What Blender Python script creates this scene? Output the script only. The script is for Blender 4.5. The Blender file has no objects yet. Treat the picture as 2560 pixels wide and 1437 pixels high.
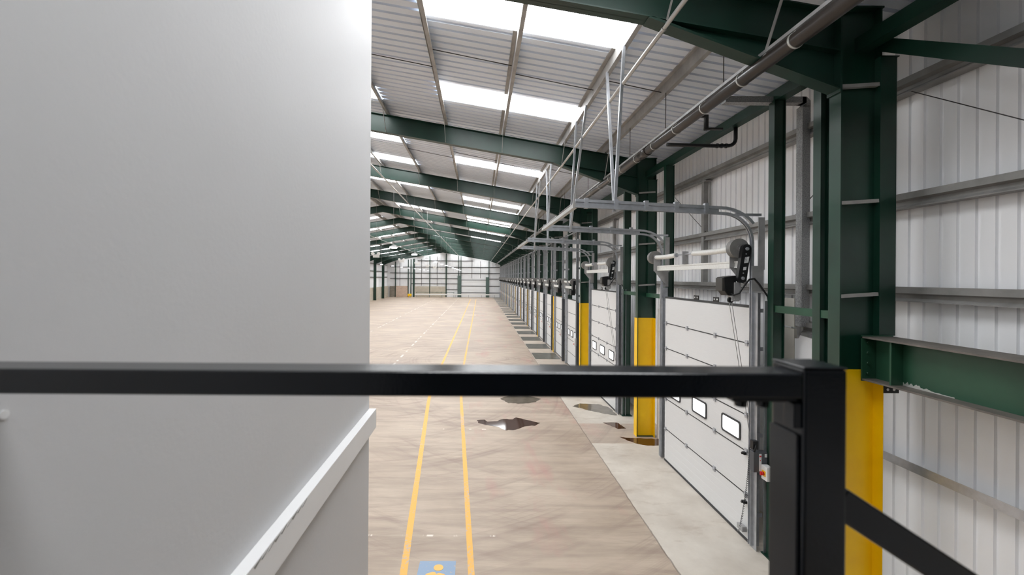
import bpy, bmesh, math, random
from mathutils import Vector, Matrix
random.seed(4)
C = bpy.context.scene.collection
PI = math.pi
EYE = 4.2                                    # eye height above the warehouse floor
XR = -6.9                                    # ridge line
SL = 0.172                                   # roof pitch
BAY, Y0 = 6.05, 4.83                         # column spacing and the first column line
YF = Y0 + 13 * BAY                           # far gable
YB = -7.5                                    # near gable
def yc(n): return Y0 + BAY * n
def zt(x):                                   # top of the rafters
    if x < XR: x = 2 * XR - x
    return 7.32 + SL * (4.3 - x)
ORD = ('first second third fourth fifth sixth seventh eighth ninth tenth eleventh twelfth thirteenth fourteenth fifteenth sixteenth '
       'seventeenth eighteenth nineteenth twentieth twenty-first twenty-second twenty-third twenty-fourth twenty-fifth twenty-sixth').split()

# ------------------------------------------------------------------ materials
def lin(c): return tuple(((v / 255) / 12.92 if v / 255 <= .04045 else ((v / 255 + .055) / 1.055) ** 2.4) for v in c)
def new_mat(name):
    m = bpy.data.materials.new(name); m.use_nodes = True
    nt = m.node_tree
    b = nt.nodes['Principled BSDF']
    return m, nt, b
def nd(nt, t, **kw):
    n = nt.nodes.new(t)
    for k, v in kw.items():
        if k in n.inputs: n.inputs[k].default_value = v
        else: setattr(n, k, v)
    return n
def ramp(nt, src, stops):
    r = nt.nodes.new('ShaderNodeValToRGB')
    e = r.color_ramp.elements
    while len(e) < len(stops): e.new(0.5)
    for el, (p, c) in zip(e, stops):
        el.position = p; el.color = (c if len(c) == 4 else tuple(c) + (1,)) if not isinstance(c, (int, float)) else (c, c, c, 1)
    nt.links.new(src, r.inputs[0])
    return r
def mixc(nt, fac, a, b, mode='MIX'):
    m = nt.nodes.new('ShaderNodeMix'); m.data_type = 'RGBA'; m.blend_type = mode
    for sock, v in ((m.inputs[0], fac), (m.inputs[6], a), (m.inputs[7], b)):
        if hasattr(v, 'links') or hasattr(v, 'is_linked'): nt.links.new(v, sock)
        elif isinstance(v, (int, float)): sock.default_value = v
        else: sock.default_value = tuple(v) + (1,) if len(v) == 3 else v
    return m.outputs[2]
def math_n(nt, op, a, b=None, clamp=False):
    m = nt.nodes.new('ShaderNodeMath'); m.operation = op; m.use_clamp = clamp
    for i, v in enumerate((a, b)):
        if v is None: continue
        if isinstance(v, (int, float)): m.inputs[i].default_value = v
        else: nt.links.new(v, m.inputs[i])
    return m.outputs[0]
def pos(nt, scale=(1, 1, 1), rot=(0, 0, 0)):
    g = nt.nodes.new('ShaderNodeNewGeometry')
    mp = nt.nodes.new('ShaderNodeMapping'); mp.inputs['Scale'].default_value = scale; mp.inputs['Rotation'].default_value = rot
    nt.links.new(g.outputs['Position'], mp.inputs['Vector'])
    return mp.outputs[0]
def noise(nt, vec, scale, detail=4, rough=.55, dist=0):
    n = nd(nt, 'ShaderNodeTexNoise', Scale=scale, Detail=detail, Roughness=rough, Distortion=dist)
    nt.links.new(vec, n.inputs['Vector'])
    return n.outputs['Fac']
def paint(name, rgb, rough=.5, metal=0.0, var=.12, scale=3.0, stretch=(1, 1, 1), bump=0.0, bscale=60, chips=None, spec=.5, coat=0):
    m, nt, b = new_mat(name)
    base = lin(rgb)
    v = pos(nt, stretch)
    f = noise(nt, v, scale, 5)
    lo = tuple(max(0, c * (1 - var)) for c in base); hi = tuple(min(1, c * (1 + var)) for c in base)
    r = ramp(nt, f, [(.3, lo), (.7, hi)])
    col = r.outputs[0]
    if chips:
        c2 = noise(nt, pos(nt, (1, 1, .8)), chips[1], 6, .6)
        k = ramp(nt, c2, [(chips[2], 0.0), (chips[2] + .012, 1.0)])
        col = mixc(nt, k.outputs[0], col, lin(chips[0]))
    nt.links.new(col, b.inputs['Base Color'])
    b.inputs['Roughness'].default_value = rough; b.inputs['Metallic'].default_value = metal
    b.inputs['Specular IOR Level'].default_value = spec
    if coat: b.inputs['Coat Weight'].default_value = coat; b.inputs['Coat Roughness'].default_value = .08; b.inputs['Coat IOR'].default_value = 1.6
    if bump:
        bn = nd(nt, 'ShaderNodeBump', Strength=bump, Distance=.002)
        nt.links.new(noise(nt, pos(nt), bscale, 3), bn.inputs['Height'])
        nt.links.new(bn.outputs[0], b.inputs['Normal'])
    return m
def emit(name, rgb, s):
    m, nt, b = new_mat(name)
    b.inputs['Base Color'].default_value = tuple(c * .6 for c in rgb) + (1,)
    b.inputs['Emission Color'].default_value = tuple(rgb) + (1,)
    b.inputs['Emission Strength'].default_value = s
    return m
M = {}
M['office'] = paint('office_wall_paint', (207, 207, 208), .55, var=.015, scale=1.2, bump=.35, bscale=45)
M['trim'] = paint('trim_gloss_paint', (232, 232, 232), .4, var=.02)
M['clad'] = paint('white_wall_sheet', (244, 245, 247), .5, var=.04, scale=1.1, stretch=(1, 1, .25))
M['roof'] = paint('white_roof_sheet', (229, 236, 246), .5, var=.05, scale=.8, stretch=(.4, 1, 1))
M['green'] = paint('green_steel_paint', (14, 49, 38), .40, var=.22, scale=2.2, spec=.5)
M['greenc'] = paint('green_column_paint', (17, 54, 41), .33, var=.25, scale=2.0, chips=((190, 190, 186), 3.4, .735), spec=.6)
M['greenb'] = paint('green_beam_paint', (36, 76, 56), .42, var=.2, scale=1.6)
M['yellow'] = paint('yellow_guard_paint', (255, 200, 0), .42, var=.08, scale=2)
M['galv'] = paint('galvanised_steel', (184, 187, 192), .34, .65, var=.14, scale=9)
M['galvm'] = paint('dull_galvanised_steel', (168, 168, 168), .5, .2, var=.18, scale=6)
M['gable'] = paint('far_wall_sheet', (220, 221, 222), .55, var=.06, scale=.6)
M['dim'] = paint('darkened_unseen_gable', (96, 98, 100), .7)  # unseen near gable, darkened to cut light bounced from behind the camera
M['leg'] = paint('grey_green_steel', (78, 96, 90), .5)
M['flange'] = paint('rusty_flange_paint', (104, 98, 92), .6, var=.25, scale=5)
M['girt'] = paint('weathered_zinc', (138, 137, 135), .55, .12, var=.2, scale=4)
M['purlin'] = paint('purlin_zinc', (160, 158, 155), .5, .15, var=.2, scale=4)
M['speck'] = paint('spangled_zinc', (150, 151, 152), .5, .2, var=.4, scale=60)
M['door'] = paint('door_panel_white', (221, 222, 222), .45, var=.02, stretch=(1, 1, 20), scale=6)
M['rubber'] = paint('dark_rubber_seal', (62, 63, 64), .7)
M['black'] = paint('black_plastic', (17, 18, 20), .45, var=.2)
M['motor'] = paint('motor_grey', (62, 60, 56), .5)
M['spring'] = paint('white_spring_tube', (224, 224, 220), .45, .1, var=.07, scale=30)
M['rail'] = paint('black_railing_paint', (7, 13, 20), .2, var=.2, scale=30, bump=.10, bscale=180, spec=.7)
M['pipe'] = paint('dark_drain_pipe', (52, 46, 42), .28, var=.35, scale=5, stretch=(1, .15, 1), spec=.6)
M['conduit'] = paint('steel_conduit', (190, 188, 184), .35, .7, var=.1)
M['rod'] = paint('dark_steel_rod', (66, 64, 64), .5, .4)
M['clip'] = paint('pipe_clip_zinc', (205, 205, 200), .4, .5)
M['sky'] = emit('skylight_sheet', (.97, .985, 1.0), 10.0)
M['pane'] = emit('door_pane_daylight', (.97, .985, 1.0), 1.35)
M['panedim'] = emit('dock_pane_daylight', (.93, .95, .97), .42)
M['lamp'] = emit('lamp_lens', (1.0, 1.0, .98), 30.0)
M['lampdim'] = emit('lamp_lens_dim', (.9, .93, 1.0), 3.0)
M['white'] = paint('white_plastic', (228, 228, 226), .45, var=.03)
M['red'] = paint('red_switch', (205, 22, 26), .4)
M['switchyellow'] = paint('yellow_switch_plate', (246, 190, 30), .45)
M['boxgrey'] = paint('control_grey', (78, 80, 84), .5)
M['label'] = paint('paper_label', (226, 228, 228), .6)
M['beige'] = paint('beige_board', (196, 193, 184), .6, var=.1)
M['plate'] = paint('dock_steel_plate', (100, 100, 94), .38, .35, var=.25, scale=3)
M['bollard'] = paint('yellow_end_guard', (240, 190, 10), .5)

def block_mat(name, a, b_, mortar, bw, bh):
    m, nt, b = new_mat(name)
    br = nd(nt, 'ShaderNodeTexBrick')
    br.inputs['Color1'].default_value = lin(a) + (1,); br.inputs['Color2'].default_value = lin(b_) + (1,)
    br.inputs['Mortar'].default_value = lin(mortar) + (1,)
    br.inputs['Scale'].default_value = 1; br.inputs['Brick Width'].default_value = bw; br.inputs['Row Height'].default_value = bh
    br.inputs['Mortar Size'].default_value = .012
    g = nt.nodes.new('ShaderNodeNewGeometry'); s = nt.nodes.new('ShaderNodeSeparateXYZ'); c = nt.nodes.new('ShaderNodeCombineXYZ')
    nt.links.new(g.outputs['Position'], s.inputs[0])
    nt.links.new(math_n(nt, 'ADD', s.outputs[0], s.outputs[1]), c.inputs[0]); nt.links.new(s.outputs[2], c.inputs[1])
    nt.links.new(c.outputs[0], br.inputs['Vector']); nt.links.new(br.outputs[0], b.inputs['Base Color'])
    b.inputs['Roughness'].default_value = .85
    return m
M['block'] = block_mat('buff_blockwork', (188, 180, 164), (176, 168, 153), (160, 154, 142), .45, .225)
M['brick'] = block_mat('pink_blockwork', (196, 172, 154), (182, 158, 140), (206, 192, 178), .45, .225)
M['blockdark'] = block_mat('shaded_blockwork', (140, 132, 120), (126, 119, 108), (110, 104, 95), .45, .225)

def floor_mat():
    m, nt, b = new_mat('worn_concrete_floor')
    g = nt.nodes.new('ShaderNodeNewGeometry'); s = nt.nodes.new('ShaderNodeSeparateXYZ')
    nt.links.new(g.outputs['Position'], s.inputs[0]); X, Y = s.outputs[0], s.outputs[1]
    big = noise(nt, pos(nt, (.35, .35, 1)), 1.0, 6, .6)
    main = ramp(nt, big, [(.3, lin((172, 155, 138))), (.5, lin((188, 172, 155))), (.72, lin((205, 191, 173)))]).outputs[0]
    streak = noise(nt, pos(nt, (.25, 2.4, 1), (0, 0, .25)), 1.6, 8, .65, .4)
    main = mixc(nt, ramp(nt, streak, [(.38, .0), (.62, 1.0)]).outputs[0], mixc(nt, 1.0, main, (.80, .79, .79), 'MULTIPLY'), main)
    # sweeping tyre tracks: rings about turning centres
    for (cx, cy, sc, st) in ((-3.2, 15.2, .9, .75), (4.6, 16.5, .8, .45), (1.0, 21.0, 1.0, .6)):
        mp = nt.nodes.new('ShaderNodeMapping'); mp.vector_type = 'POINT'; mp.inputs['Location'].default_value = (-cx, -cy, 0)
        nt.links.new(g.outputs['Position'], mp.inputs['Vector'])
        ln = nt.nodes.new('ShaderNodeVectorMath'); ln.operation = 'LENGTH'; nt.links.new(mp.outputs[0], ln.inputs[0])
        cv = nt.nodes.new('ShaderNodeCombineXYZ'); nt.links.new(math_n(nt, 'MULTIPLY', ln.outputs['Value'], sc), cv.inputs[0])
        rn = noise(nt, cv.outputs[0], 3.2, 5, .7)
        brk = noise(nt, pos(nt, (.5, .5, 1)), .8, 3)
        k = math_n(nt, 'MULTIPLY', ramp(nt, rn, [(.49, 0.0), (.66, 1.0)]).outputs[0], ramp(nt, brk, [(.40, 0.0), (.58, st)]).outputs[0])
        main = mixc(nt, k, main, lin((138, 118, 108)))
    red = noise(nt, pos(nt, (1.1, .35, 1)), 1.0, 4, .6)
    kr = math_n(nt, 'MULTIPLY', ramp(nt, red, [(.54, 0.0), (.70, .6)]).outputs[0], math_n(nt, 'GREATER_THAN', X, -.3))
    main = mixc(nt, kr, main, lin((182, 138, 130)))
    # cross joints with chalk-white wear
    jw = noise(nt, pos(nt, (2.2, .2, 1)), 2.5, 4, .6)
    for jy in (6.62, 11.25, 17.3, 23.4, 29.4, 35.5, 41.5):
        band = math_n(nt, 'LESS_THAN', math_n(nt, 'ABSOLUTE', math_n(nt, 'SUBTRACT', Y, jy)), .022)
        k = math_n(nt, 'MULTIPLY', band, ramp(nt, jw, [(.56, .05), (.62, .8)]).outputs[0])
        k = math_n(nt, 'MULTIPLY', k, math_n(nt, 'LESS_THAN', X, .3))
        main = mixc(nt, k, main, lin((240, 234, 224)))
    for lx in (-4.05, -8.2):
        band = math_n(nt, 'LESS_THAN', math_n(nt, 'ABSOLUTE', math_n(nt, 'SUBTRACT', X, lx)), .05)
        dash = noise(nt, pos(nt, (.2, .8, 1)), 1.3, 3)
        k = math_n(nt, 'MULTIPLY', band, ramp(nt, dash, [(.5, 0.0), (.54, .7)]).outputs[0])
        main = mixc(nt, k, main, lin((232, 228, 220)))
    # paler apron slab beside the doors
    an = noise(nt, pos(nt, (.8, .8, 1)), 1.5, 6, .6)
    apron = ramp(nt, an, [(.3, lin((190, 181, 169))), (.7, lin((216, 209, 198)))]).outputs[0]
    dirt = noise(nt, pos(nt, (.7, 1.8, 1)), 1.4, 7, .65)
    apron = mixc(nt, ramp(nt, dirt, [(.55, 0.0), (.75, .7)]).outputs[0], apron, lin((160, 143, 126)))
    onap = math_n(nt, 'GREATER_THAN', X, 2.87)
    st1 = math_n(nt, 'MULTIPLY', math_n(nt, 'GREATER_THAN', Y, 10.35), math_n(nt, 'LESS_THAN', Y, 11.75))
    st2 = math_n(nt, 'GREATER_THAN', Y, 16.2)
    ka = math_n(nt, 'MULTIPLY', onap, math_n(nt, 'SUBTRACT', 1.0, math_n(nt, 'MULTIPLY', st1, .8)))
    ka = math_n(nt, 'MULTIPLY', ka, math_n(nt, 'SUBTRACT', 1.0, math_n(nt, 'MULTIPLY', st2, .55)))
    col = mixc(nt, ka, main, apron)
    wob = noise(nt, pos(nt, (1, 1, 1)), 4, 4)
    jx = math_n(nt, 'SUBTRACT', X, math_n(nt, 'ADD', 2.845, math_n(nt, 'MULTIPLY', wob, .05)))
    kj = math_n(nt, 'MULTIPLY', math_n(nt, 'LESS_THAN', math_n(nt, 'ABSOLUTE', jx), .012), .6)
    col = mixc(nt, kj, col, lin((96, 84, 76)))
    nt.links.new(col, b.inputs['Base Color'])
    nt.links.new(ramp(nt, big, [(.3, .42), (.7, .62)]).outputs[0], b.inputs['Roughness'])
    b.inputs['Specular IOR Level'].default_value = .4
    bn = nd(nt, 'ShaderNodeBump', Strength=.25, Distance=.004)
    nt.links.new(streak, bn.inputs['Height']); nt.links.new(bn.outputs[0], b.inputs['Normal'])
    return m
M['floor'] = floor_mat()
def worn_paint(name, rgb, lo=.34, hi=.44):
    m, nt, b = new_mat(name)
    n1 = noise(nt, pos(nt, (6, 6, 1)), 3.0, 7, .65); n2 = noise(nt, pos(nt, (.6, .6, 1)), 1.2, 3)
    k = math_n(nt, 'ADD', n1, math_n(nt, 'MULTIPLY', math_n(nt, 'SUBTRACT', n2, .5), .5))
    nt.links.new(mixc(nt, ramp(nt, k, [(lo, 0.0), (hi, 1.0)]).outputs[0], lin((196, 176, 158)), lin(rgb)), b.inputs['Base Color'])
    b.inputs['Roughness'].default_value = .55
    return m
M['line'] = worn_paint('worn_yellow_line', (234, 180, 88))
M['figure'] = worn_paint('worn_yellow_figure', (242, 190, 104), .28, .36)
M['blue'] = worn_paint('worn_blue_square', (142, 164, 190), .30, .40)
def puddle_mat(name, rgb):
    m, nt, b = new_mat(name)
    n = noise(nt, pos(nt, (2.5, 2.5, 1)), 1.6, 6, .65)
    nt.links.new(ramp(nt, n, [(.35, tuple(c * .75 for c in lin(rgb))), (.65, lin(rgb))]).outputs[0], b.inputs['Base Color'])
    b.inputs['Roughness'].default_value = .06; b.inputs['Specular IOR Level'].default_value = .55
    return m
M['water'] = puddle_mat('wet_brown_concrete', (74, 54, 46))
M['water2'] = puddle_mat('wet_grey_concrete', (112, 104, 92))
M['rust'] = puddle_mat('wet_rusty_concrete', (84, 52, 24))

# ------------------------------------------------------------------ mesh building
class MB:
    def __init__(s): s.v = []; s.f = []; s.m = []; s.sm = []
    def add(s, vs, fs, m=0, smooth=False):
        o = len(s.v); s.v += [tuple(v) for v in vs]
        for f in fs: s.f.append([i + o for i in f]); s.m.append(m); s.sm.append(smooth)
        return s
    def box(s, x0, x1, y0, y1, z0, z1, m=0):
        v = [(x, y, z) for z in (z0, z1) for y in (y0, y1) for x in (x0, x1)]
        return s.add(v, [(0, 2, 3, 1), (4, 5, 7, 6), (0, 1, 5, 4), (2, 6, 7, 3), (0, 4, 6, 2), (1, 3, 7, 5)], m)
    def bar(s, p, q, w, h, up=(0, 0, 1), m=0):          # rectangular bar from p to q
        p, q = Vector(p), Vector(q); d = (q - p).normalized(); u = Vector(up)
        if abs(d.dot(u)) > .98: u = Vector((0, 1, 0))
        a = d.cross(u).normalized() * (w / 2); b = a.cross(d).normalized() * (h / 2)
        v = [c + sa * a + sb * b for c in (p, q) for sa, sb in ((-1, -1), (1, -1), (1, 1), (-1, 1))]
        return s.add(v, [(3, 2, 1, 0), (4, 5, 6, 7)] + [(i, (i + 1) % 4, 4 + (i + 1) % 4, 4 + i) for i in range(4)], m)
    def angle(s, p, q, w, t, u, v_, m=0):               # L section: legs along u and v_
        p, q, u, v_ = Vector(p), Vector(q), Vector(u), Vector(v_)
        prof = [(0, 0), (w, 0), (w, t), (t, t), (t, w), (0, w)]
        vs = [c + a * u + b * v_ for c in (p, q) for a, b in prof]
        return s.add(vs, [tuple(range(5, -1, -1)), tuple(range(6, 12))] + [(i, (i + 1) % 6, 6 + (i + 1) % 6, 6 + i) for i in range(6)], m)
    def prism(s, poly, axis, a, b, m=0):                # polygon pushed along an axis
        n = len(poly)
        def P(uv, t):
            return {'y': (uv[0], t, uv[1]), 'x': (t, uv[0], uv[1]), 'z': (uv[0], uv[1], t)}[axis]
        v = [P(p, a) for p in poly] + [P(p, b) for p in poly]
        return s.add(v, [tuple(range(n)), tuple(range(2 * n - 1, n - 1, -1))] + [(i, (i + 1) % n, n + (i + 1) % n, n + i) for i in range(n)], m)
    def tube(s, pts, r, n=10, m=0, cap=True):
        pts = [Vector(p) for p in pts]; o = len(s.v); up = Vector((0, 0, 1)); prev = None
        for i, p in enumerate(pts):
            d = ((pts[min(i + 1, len(pts) - 1)] - pts[max(i - 1, 0)])).normalized()
            if prev is None:
                a = d.cross(up if abs(d.z) < .95 else Vector((1, 0, 0))).normalized()
            else:
                a = (prev - d * prev.dot(d)).normalized()
            prev = a; b = d.cross(a)
            rr = r[i] if isinstance(r, (list, tuple)) else r
            s.v += [tuple(p + rr * (math.cos(2 * PI * k / n) * a + math.sin(2 * PI * k / n) * b)) for k in range(n)]
        for i in range(len(pts) - 1):
            for k in range(n):
                s.f.append([o + i * n + k, o + i * n + (k + 1) % n, o + (i + 1) * n + (k + 1) % n, o + (i + 1) * n + k]); s.m.append(m); s.sm.append(True)
        if cap:
            s.f.append([o + k for k in range(n)]); s.m.append(m); s.sm.append(False)
            s.f.append([o + (len(pts) - 1) * n + k for k in range(n)]); s.m.append(m); s.sm.append(False)
        return s
    def sweep(s, path, prof, y, m=0):                   # profile (dy, dn) swept along a path in the XZ plane at y
        n = len(prof); o = len(s.v)
        for i, (x, z) in enumerate(path):
            a = path[max(i - 1, 0)]; b = path[min(i + 1, len(path) - 1)]
            d = Vector((b[0] - a[0], b[1] - a[1])).normalized(); nx, nz = -d.y, d.x
            s.v += [(x + nx * pn, y + py, z + nz * pn) for py, pn in prof]
        for i in range(len(path) - 1):
            for k in range(n):
                s.f.append([o + i * n + k, o + i * n + (k + 1) % n, o + (i + 1) * n + (k + 1) % n, o + (i + 1) * n + k]); s.m.append(m); s.sm.append(False)
        for e in (0, len(path) - 1):
            s.f.append([o + e * n + k for k in range(n)]); s.m.append(m); s.sm.append(False)
        return s
    def build(s, name, mats, parent=None, loc=None, bevel=0):
        off = Vector(loc) if loc is not None else Vector((0, 0, 0))
        if parent is not None and loc is None:
            p = parent
            while p is not None: off += p.location; p = p.parent
        me = bpy.data.meshes.new(name)
        me.from_pydata([tuple(Vector(v) - off) for v in s.v], [], s.f)
        for mm in (mats if isinstance(mats, (list, tuple)) else [mats]): me.materials.append(M[mm])
        me.polygons.foreach_set('material_index', s.m); me.polygons.foreach_set('use_smooth', s.sm)
        bm = bmesh.new(); bm.from_mesh(me)
        bmesh.ops.recalc_face_normals(bm, faces=bm.faces); bm.to_mesh(me); bm.free()
        me.update()
        o = bpy.data.objects.new(name, me); C.objects.link(o)
        if parent is not None: o.parent = parent
        elif loc is not None: o.location = loc
        if bevel:
            b = o.modifiers.new('edge', 'BEVEL'); b.width = bevel; b.segments = 3; b.limit_method = 'ANGLE'
        return o
def tag(o, label=None, cat=None, group=None, kind=None):
    if label: o['label'] = label
    if cat: o['category'] = cat
    if group: o['group'] = group
    if kind: o['kind'] = kind
    return o
def thing(name, label, cat, loc=(0, 0, 0), group=None, kind=None):
    o = bpy.data.objects.new(name, None); C.objects.link(o); o.location = loc; o.empty_display_size = .1
    return tag(o, label, cat, group, kind)
def dup(root, loc=None, rz=None, label=None, group=None, sc=None):
    def cp(o, par):
        c = o.copy(); C.objects.link(c)
        if par is not None: c.parent = par
        for ch in o.children: cp(ch, c)
        return c
    r = cp(root, None)
    if loc is not None: r.location = loc
    if rz is not None: r.rotation_euler = (0, 0, rz)
    if label: r['label'] = label
    if group: r['group'] = group
    return r
def structure(o): o['kind'] = 'structure'; return o

# ------------------------------------------------------------------ the shell
mb = MB(); mb.box(-19.2, 5.6, YB, YF + .6, -.15, 0); structure(mb.build('floor', 'floor'))

def corrugated(rng, pitch, depth, flat=.55):              # trapezoid rib profile over a range
    a, b = rng; pts = []; t = a
    w = pitch
    while t < b:
        pts += [(t, 0), (t + w * flat, 0), (t + w * (flat + .04), depth), (t + w * .96, depth)]
        t += w
    pts.append((b, 0))
    return [p for p in pts if p[0] <= b + 1e-6]
PD = .19                                                  # purlin depth
for name, xa, xb in (('ceiling', XR, 5.4), ('ceiling_left', XR, 2 * XR - 5.4)):
    prof = corrugated((YB, YF + .4), .2, .05, .70)
    vs, fs = [], []
    for y, d in prof:
        for x in (xa, xb): vs.append((x, y, zt(x) + PD + .004 + d))
    for y, d in prof:
        for x in (xa, xb): vs.append((x, y, zt(x) + PD + .12 + d))
    n = len(prof)
    for i in range(n - 1):
        fs.append((2 * i, 2 * i + 1, 2 * i + 3, 2 * i + 2))
        fs.append((2 * n + 2 * i, 2 * n + 2 * i + 2, 2 * n + 2 * i + 3, 2 * n + 2 * i + 1))
    MBc = MB(); MBc.add(vs, fs)
    structure(MBc.build(name, 'roof'))
XW = 5.12
def clad_wall_x(name, x, sgn, z1):
    prof = corrugated((YB, YF + .4), .165, .024, .74)
    vs = []; fs = []; n = len(prof)
    for off in (0, .08):
        for y, d in prof:
            for z in (0, z1): vs.append((x + sgn * (off + d), y, z))
    for i in range(n - 1):
        fs.append((2 * i, 2 * i + 1, 2 * i + 3, 2 * i + 2)); k = 2 * n
        fs.append((k + 2 * i, k + 2 * i + 1, k + 2 * i + 3, k + 2 * i + 2))
    m = MB(); m.add(vs, fs); return structure(m.build(name, 'clad'))
clad_wall_x('wall_right', XW, 1, zt(XW) + PD)
clad_wall_x('wall_left', 2 * XR - XW, -1, zt(XW) + PD)
def gable(name, y, sgn):
    prof = corrugated((-19.0, 5.3), .2, .026, .5)
    xs = sorted(set([p[0] for p in prof] + [XR])); dd = dict(prof); dd.setdefault(XR, 0)
    vs = []; fs = []; n = len(xs)
    for off in (0, .08):
        for x in xs:
            for z in (0, zt(x) + PD): vs.append((x, y + sgn * (off + dd[x]), z))
    for i in range(n - 1):
        for k in (0, 2 * n): fs.append((k + 2 * i, k + 2 * i + 1, k + 2 * i + 3, k + 2 * i + 2))
    m = MB(); m.add(vs, fs); return structure(m.build(name, 'clad'))
gable('wall_far', YF, 1); bpy.data.objects['wall_far'].data.materials[0] = M['gable']; wn = gable('wall_near', YB, -1); wn.data.materials[0] = M['dim']
# office block beside the landing, with its painted dado trim
XO, YO = -.95, 3.552
m = MB(); m.box(-4.6, XO, -3.0, YO, 0, 6.95); structure(m.build('wall_office', 'office', bevel=.004))
zt1 = EYE - 1.150
m = MB(); m.box(XO, XO + .062, -3.0, YO, zt1 - .165, zt1); structure(m.build('trim_1', 'trim', bevel=.004))
m = MB(); m.tube([(XO, .815, EYE - .281), (XO + .004, .815, EYE - .281)], .009, 14)
tag(m.build('screw_cap', 'trim', loc=(XO, .815, EYE - .281)), 'small round white screw cap on the white office wall below the black rail', 'screw cap')

m = MB()
for k in range(9):
    y = 1.62 + .055 * k; m.prism([(y, zt1 - .010 - .006 * (k % 3)), (y + .06, zt1 - .004 - .004 * (k % 2)), (y + .05, zt1 - .012), (y + .01, zt1 - .022)], 'x', XO + .061, XO + .0635)
tag(m.build('paint_scuff', 'girt', loc=(XO + .062, 1.62, zt1 - .02)), 'chipped grey scuff on the front edge of the white wall trim', 'scuff', kind='stuff')

# ------------------------------------------------------------------ skylights
PX = [3.29, 2.16, .583, -.916, -2.487, -4.05, -5.62, -6.72]   # purlin lines, door side
nw = [0]
def skylight(xa, xb, ya, yb):
    nw[0] += 1; m = MB()
    v = [(x, y, zt(x) + PD + dz) for dz in (-.012, .0) for x in (xa, xb) for y in (ya, yb)]
    m.add(v, [(0, 1, 3, 2), (4, 6, 7, 5), (0, 4, 5, 1), (2, 3, 7, 6), (0, 2, 6, 4), (1, 5, 7, 3)])
    structure(m.build('window_%d' % nw[0], 'sky'))
for n in range(-1, 13):
    if n == -1:
        skylight(PX[3], PX[1], yc(n) + 4.0, yc(n) + 4.8); skylight(PX[3], PX[1], yc(n) + .8, yc(n) + 1.7); continue  # unseen skylights above the landing, added to light the office wall
    ra = [(.8, 1.7), (4.0, 4.8)]
    la = [(2.1, 2.8), (4.8, 5.5)]
    if n == 1: ra = [(.8, 1.6), (3.35, 4.1)]
    if n == 3: ra = [(.8, 1.6), (5.25, 5.95)]
    if n == 4: ra = [(.8, 1.6), (3.3, 4.1)]
    if n == 2: la = [(3.1, 3.8)]; ra = [(.8, 1.6), (4.35, 5.15)]
    for (a, b) in ra:
        if yc(n) + a < YB: continue
        skylight(PX[3], PX[1], yc(n) + a, yc(n) + b)
        skylight(2 * XR - PX[3], 2 * XR - PX[1], yc(n) + a, yc(n) + b)
    for (a, b) in la:
        if yc(n) + a < YB: continue
        skylight(PX[6], PX[4], yc(n) + a, yc(n) + b)
        skylight(2 * XR - PX[6], 2 * XR - PX[4], yc(n) + a, yc(n) + b)

# ------------------------------------------------------------------ purlins, girts, sag rods
def purlin(x, left=False, k=0):
    xx = 2 * XR - x if left else x
    z = zt(x); s = -1 if left else 1
    m = MB(); w, t = .065, .006
    y0, y1 = YB + .05, YF - .05
    prof = [(0, 0), (w, 0), (w, .022), (w - t, .022), (w - t, t), (t, t), (t, PD - t), (-w + t, PD - t), (-w + t, PD - .02), (-w, PD - .02), (-w, PD), (0, PD)]
    m.prism([(xx + s * a, z + b - SL * a * 1.0) for a, b in prof], 'y', y0, y1)
    side = 'far slope' if left else 'door-side slope'
    return tag(m.build('roof_purlin', 'purlin', loc=(xx, y0, z)), 'grey steel purlin under the %s, %s up from the eaves' % (side, ORD[k]), 'purlin', 'roof purlins')
for k, x in enumerate(PX): purlin(x, False, k)
for k, x in enumerate(PX): purlin(x, True, k)
def girt_x(x, s, z, ya, yb, label):
    m = MB(); t = .006; h = .17
    prof = [(.03, 0), (.17, 0), (.17, t), (.03 + t, t), (.07, .035), (.07, .085), (t, .10), (t, h - t), (.17, h - t), (.17, h), (0, h), (0, .097), (.064, .08), (.064, .04), (.03, .012)]
    m.prism([(x + s * a, z - h / 2 + b) for a, b in prof], 'y', ya, yb)
    return tag(m.build('wall_girt', 'girt', loc=(x, ya, z)), label, 'girt', 'wall girts')
girt_x(4.93, 1, 6.46, YB + .1, YF - .1, 'long grey steel rail across the white wall, topmost of the door wall')
girt_x(4.93, 1, 5.12, YB + .1, YF - .1, 'long grey steel rail across the white wall, second down on the door wall')
girt_x(4.93, 1, 4.03, YB + .1, YF - .1, 'long grey steel rail across the white wall just above the tall doors')
m = MB(); m.prism([(4.95 + a, 2.06 - .05 + b) for a, b in [(0, 0), (.15, 0), (.15, .006), (.006, .006), (.006, .1), (0, .1)]], 'y', YB + .1, 5.3)
tag(m.build('wall_girt', 'galv', loc=(4.95, YB + .1, 2.06)), 'low galvanised rail on white cladding beside the yellow column guard', 'girt', 'wall girts')
girt_x(4.93, 1, 3.46, 5.1, 6.28, 'short grey rail behind conduit between nearest green column and tall door'.replace('nearest', 'the big'))
for k, z in enumerate((6.46, 5.12, 4.03)):
    girt_x(2 * XR - 4.93, -1, z, 30, YF - .1, 'long dark rail on the wall opposite the doors, %s from the top' % ORD[k])
# sag rods between purlins
for n in range(0, 4):
    for k in range(0, 5):
        ym = yc(n) + 2.55 + .35 * (k % 2) + (0.2 if k > 2 else 0)
        x0, x1 = PX[k + 1] + .02, PX[k] - .02
        m = MB(); m.tube([(x0, ym, zt(x0) + .10), (x1, ym, zt(x1) + .06)], .008, 6)
        tag(m.build('sag_rod', 'rod', loc=(x0, ym, zt(x0) + .1)),
            'thin dark tie rod between the %s and %s purlins, %s bay' % (ORD[k], ORD[k + 1], ORD[n]), 'tie rod', 'purlin tie rods')
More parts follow.
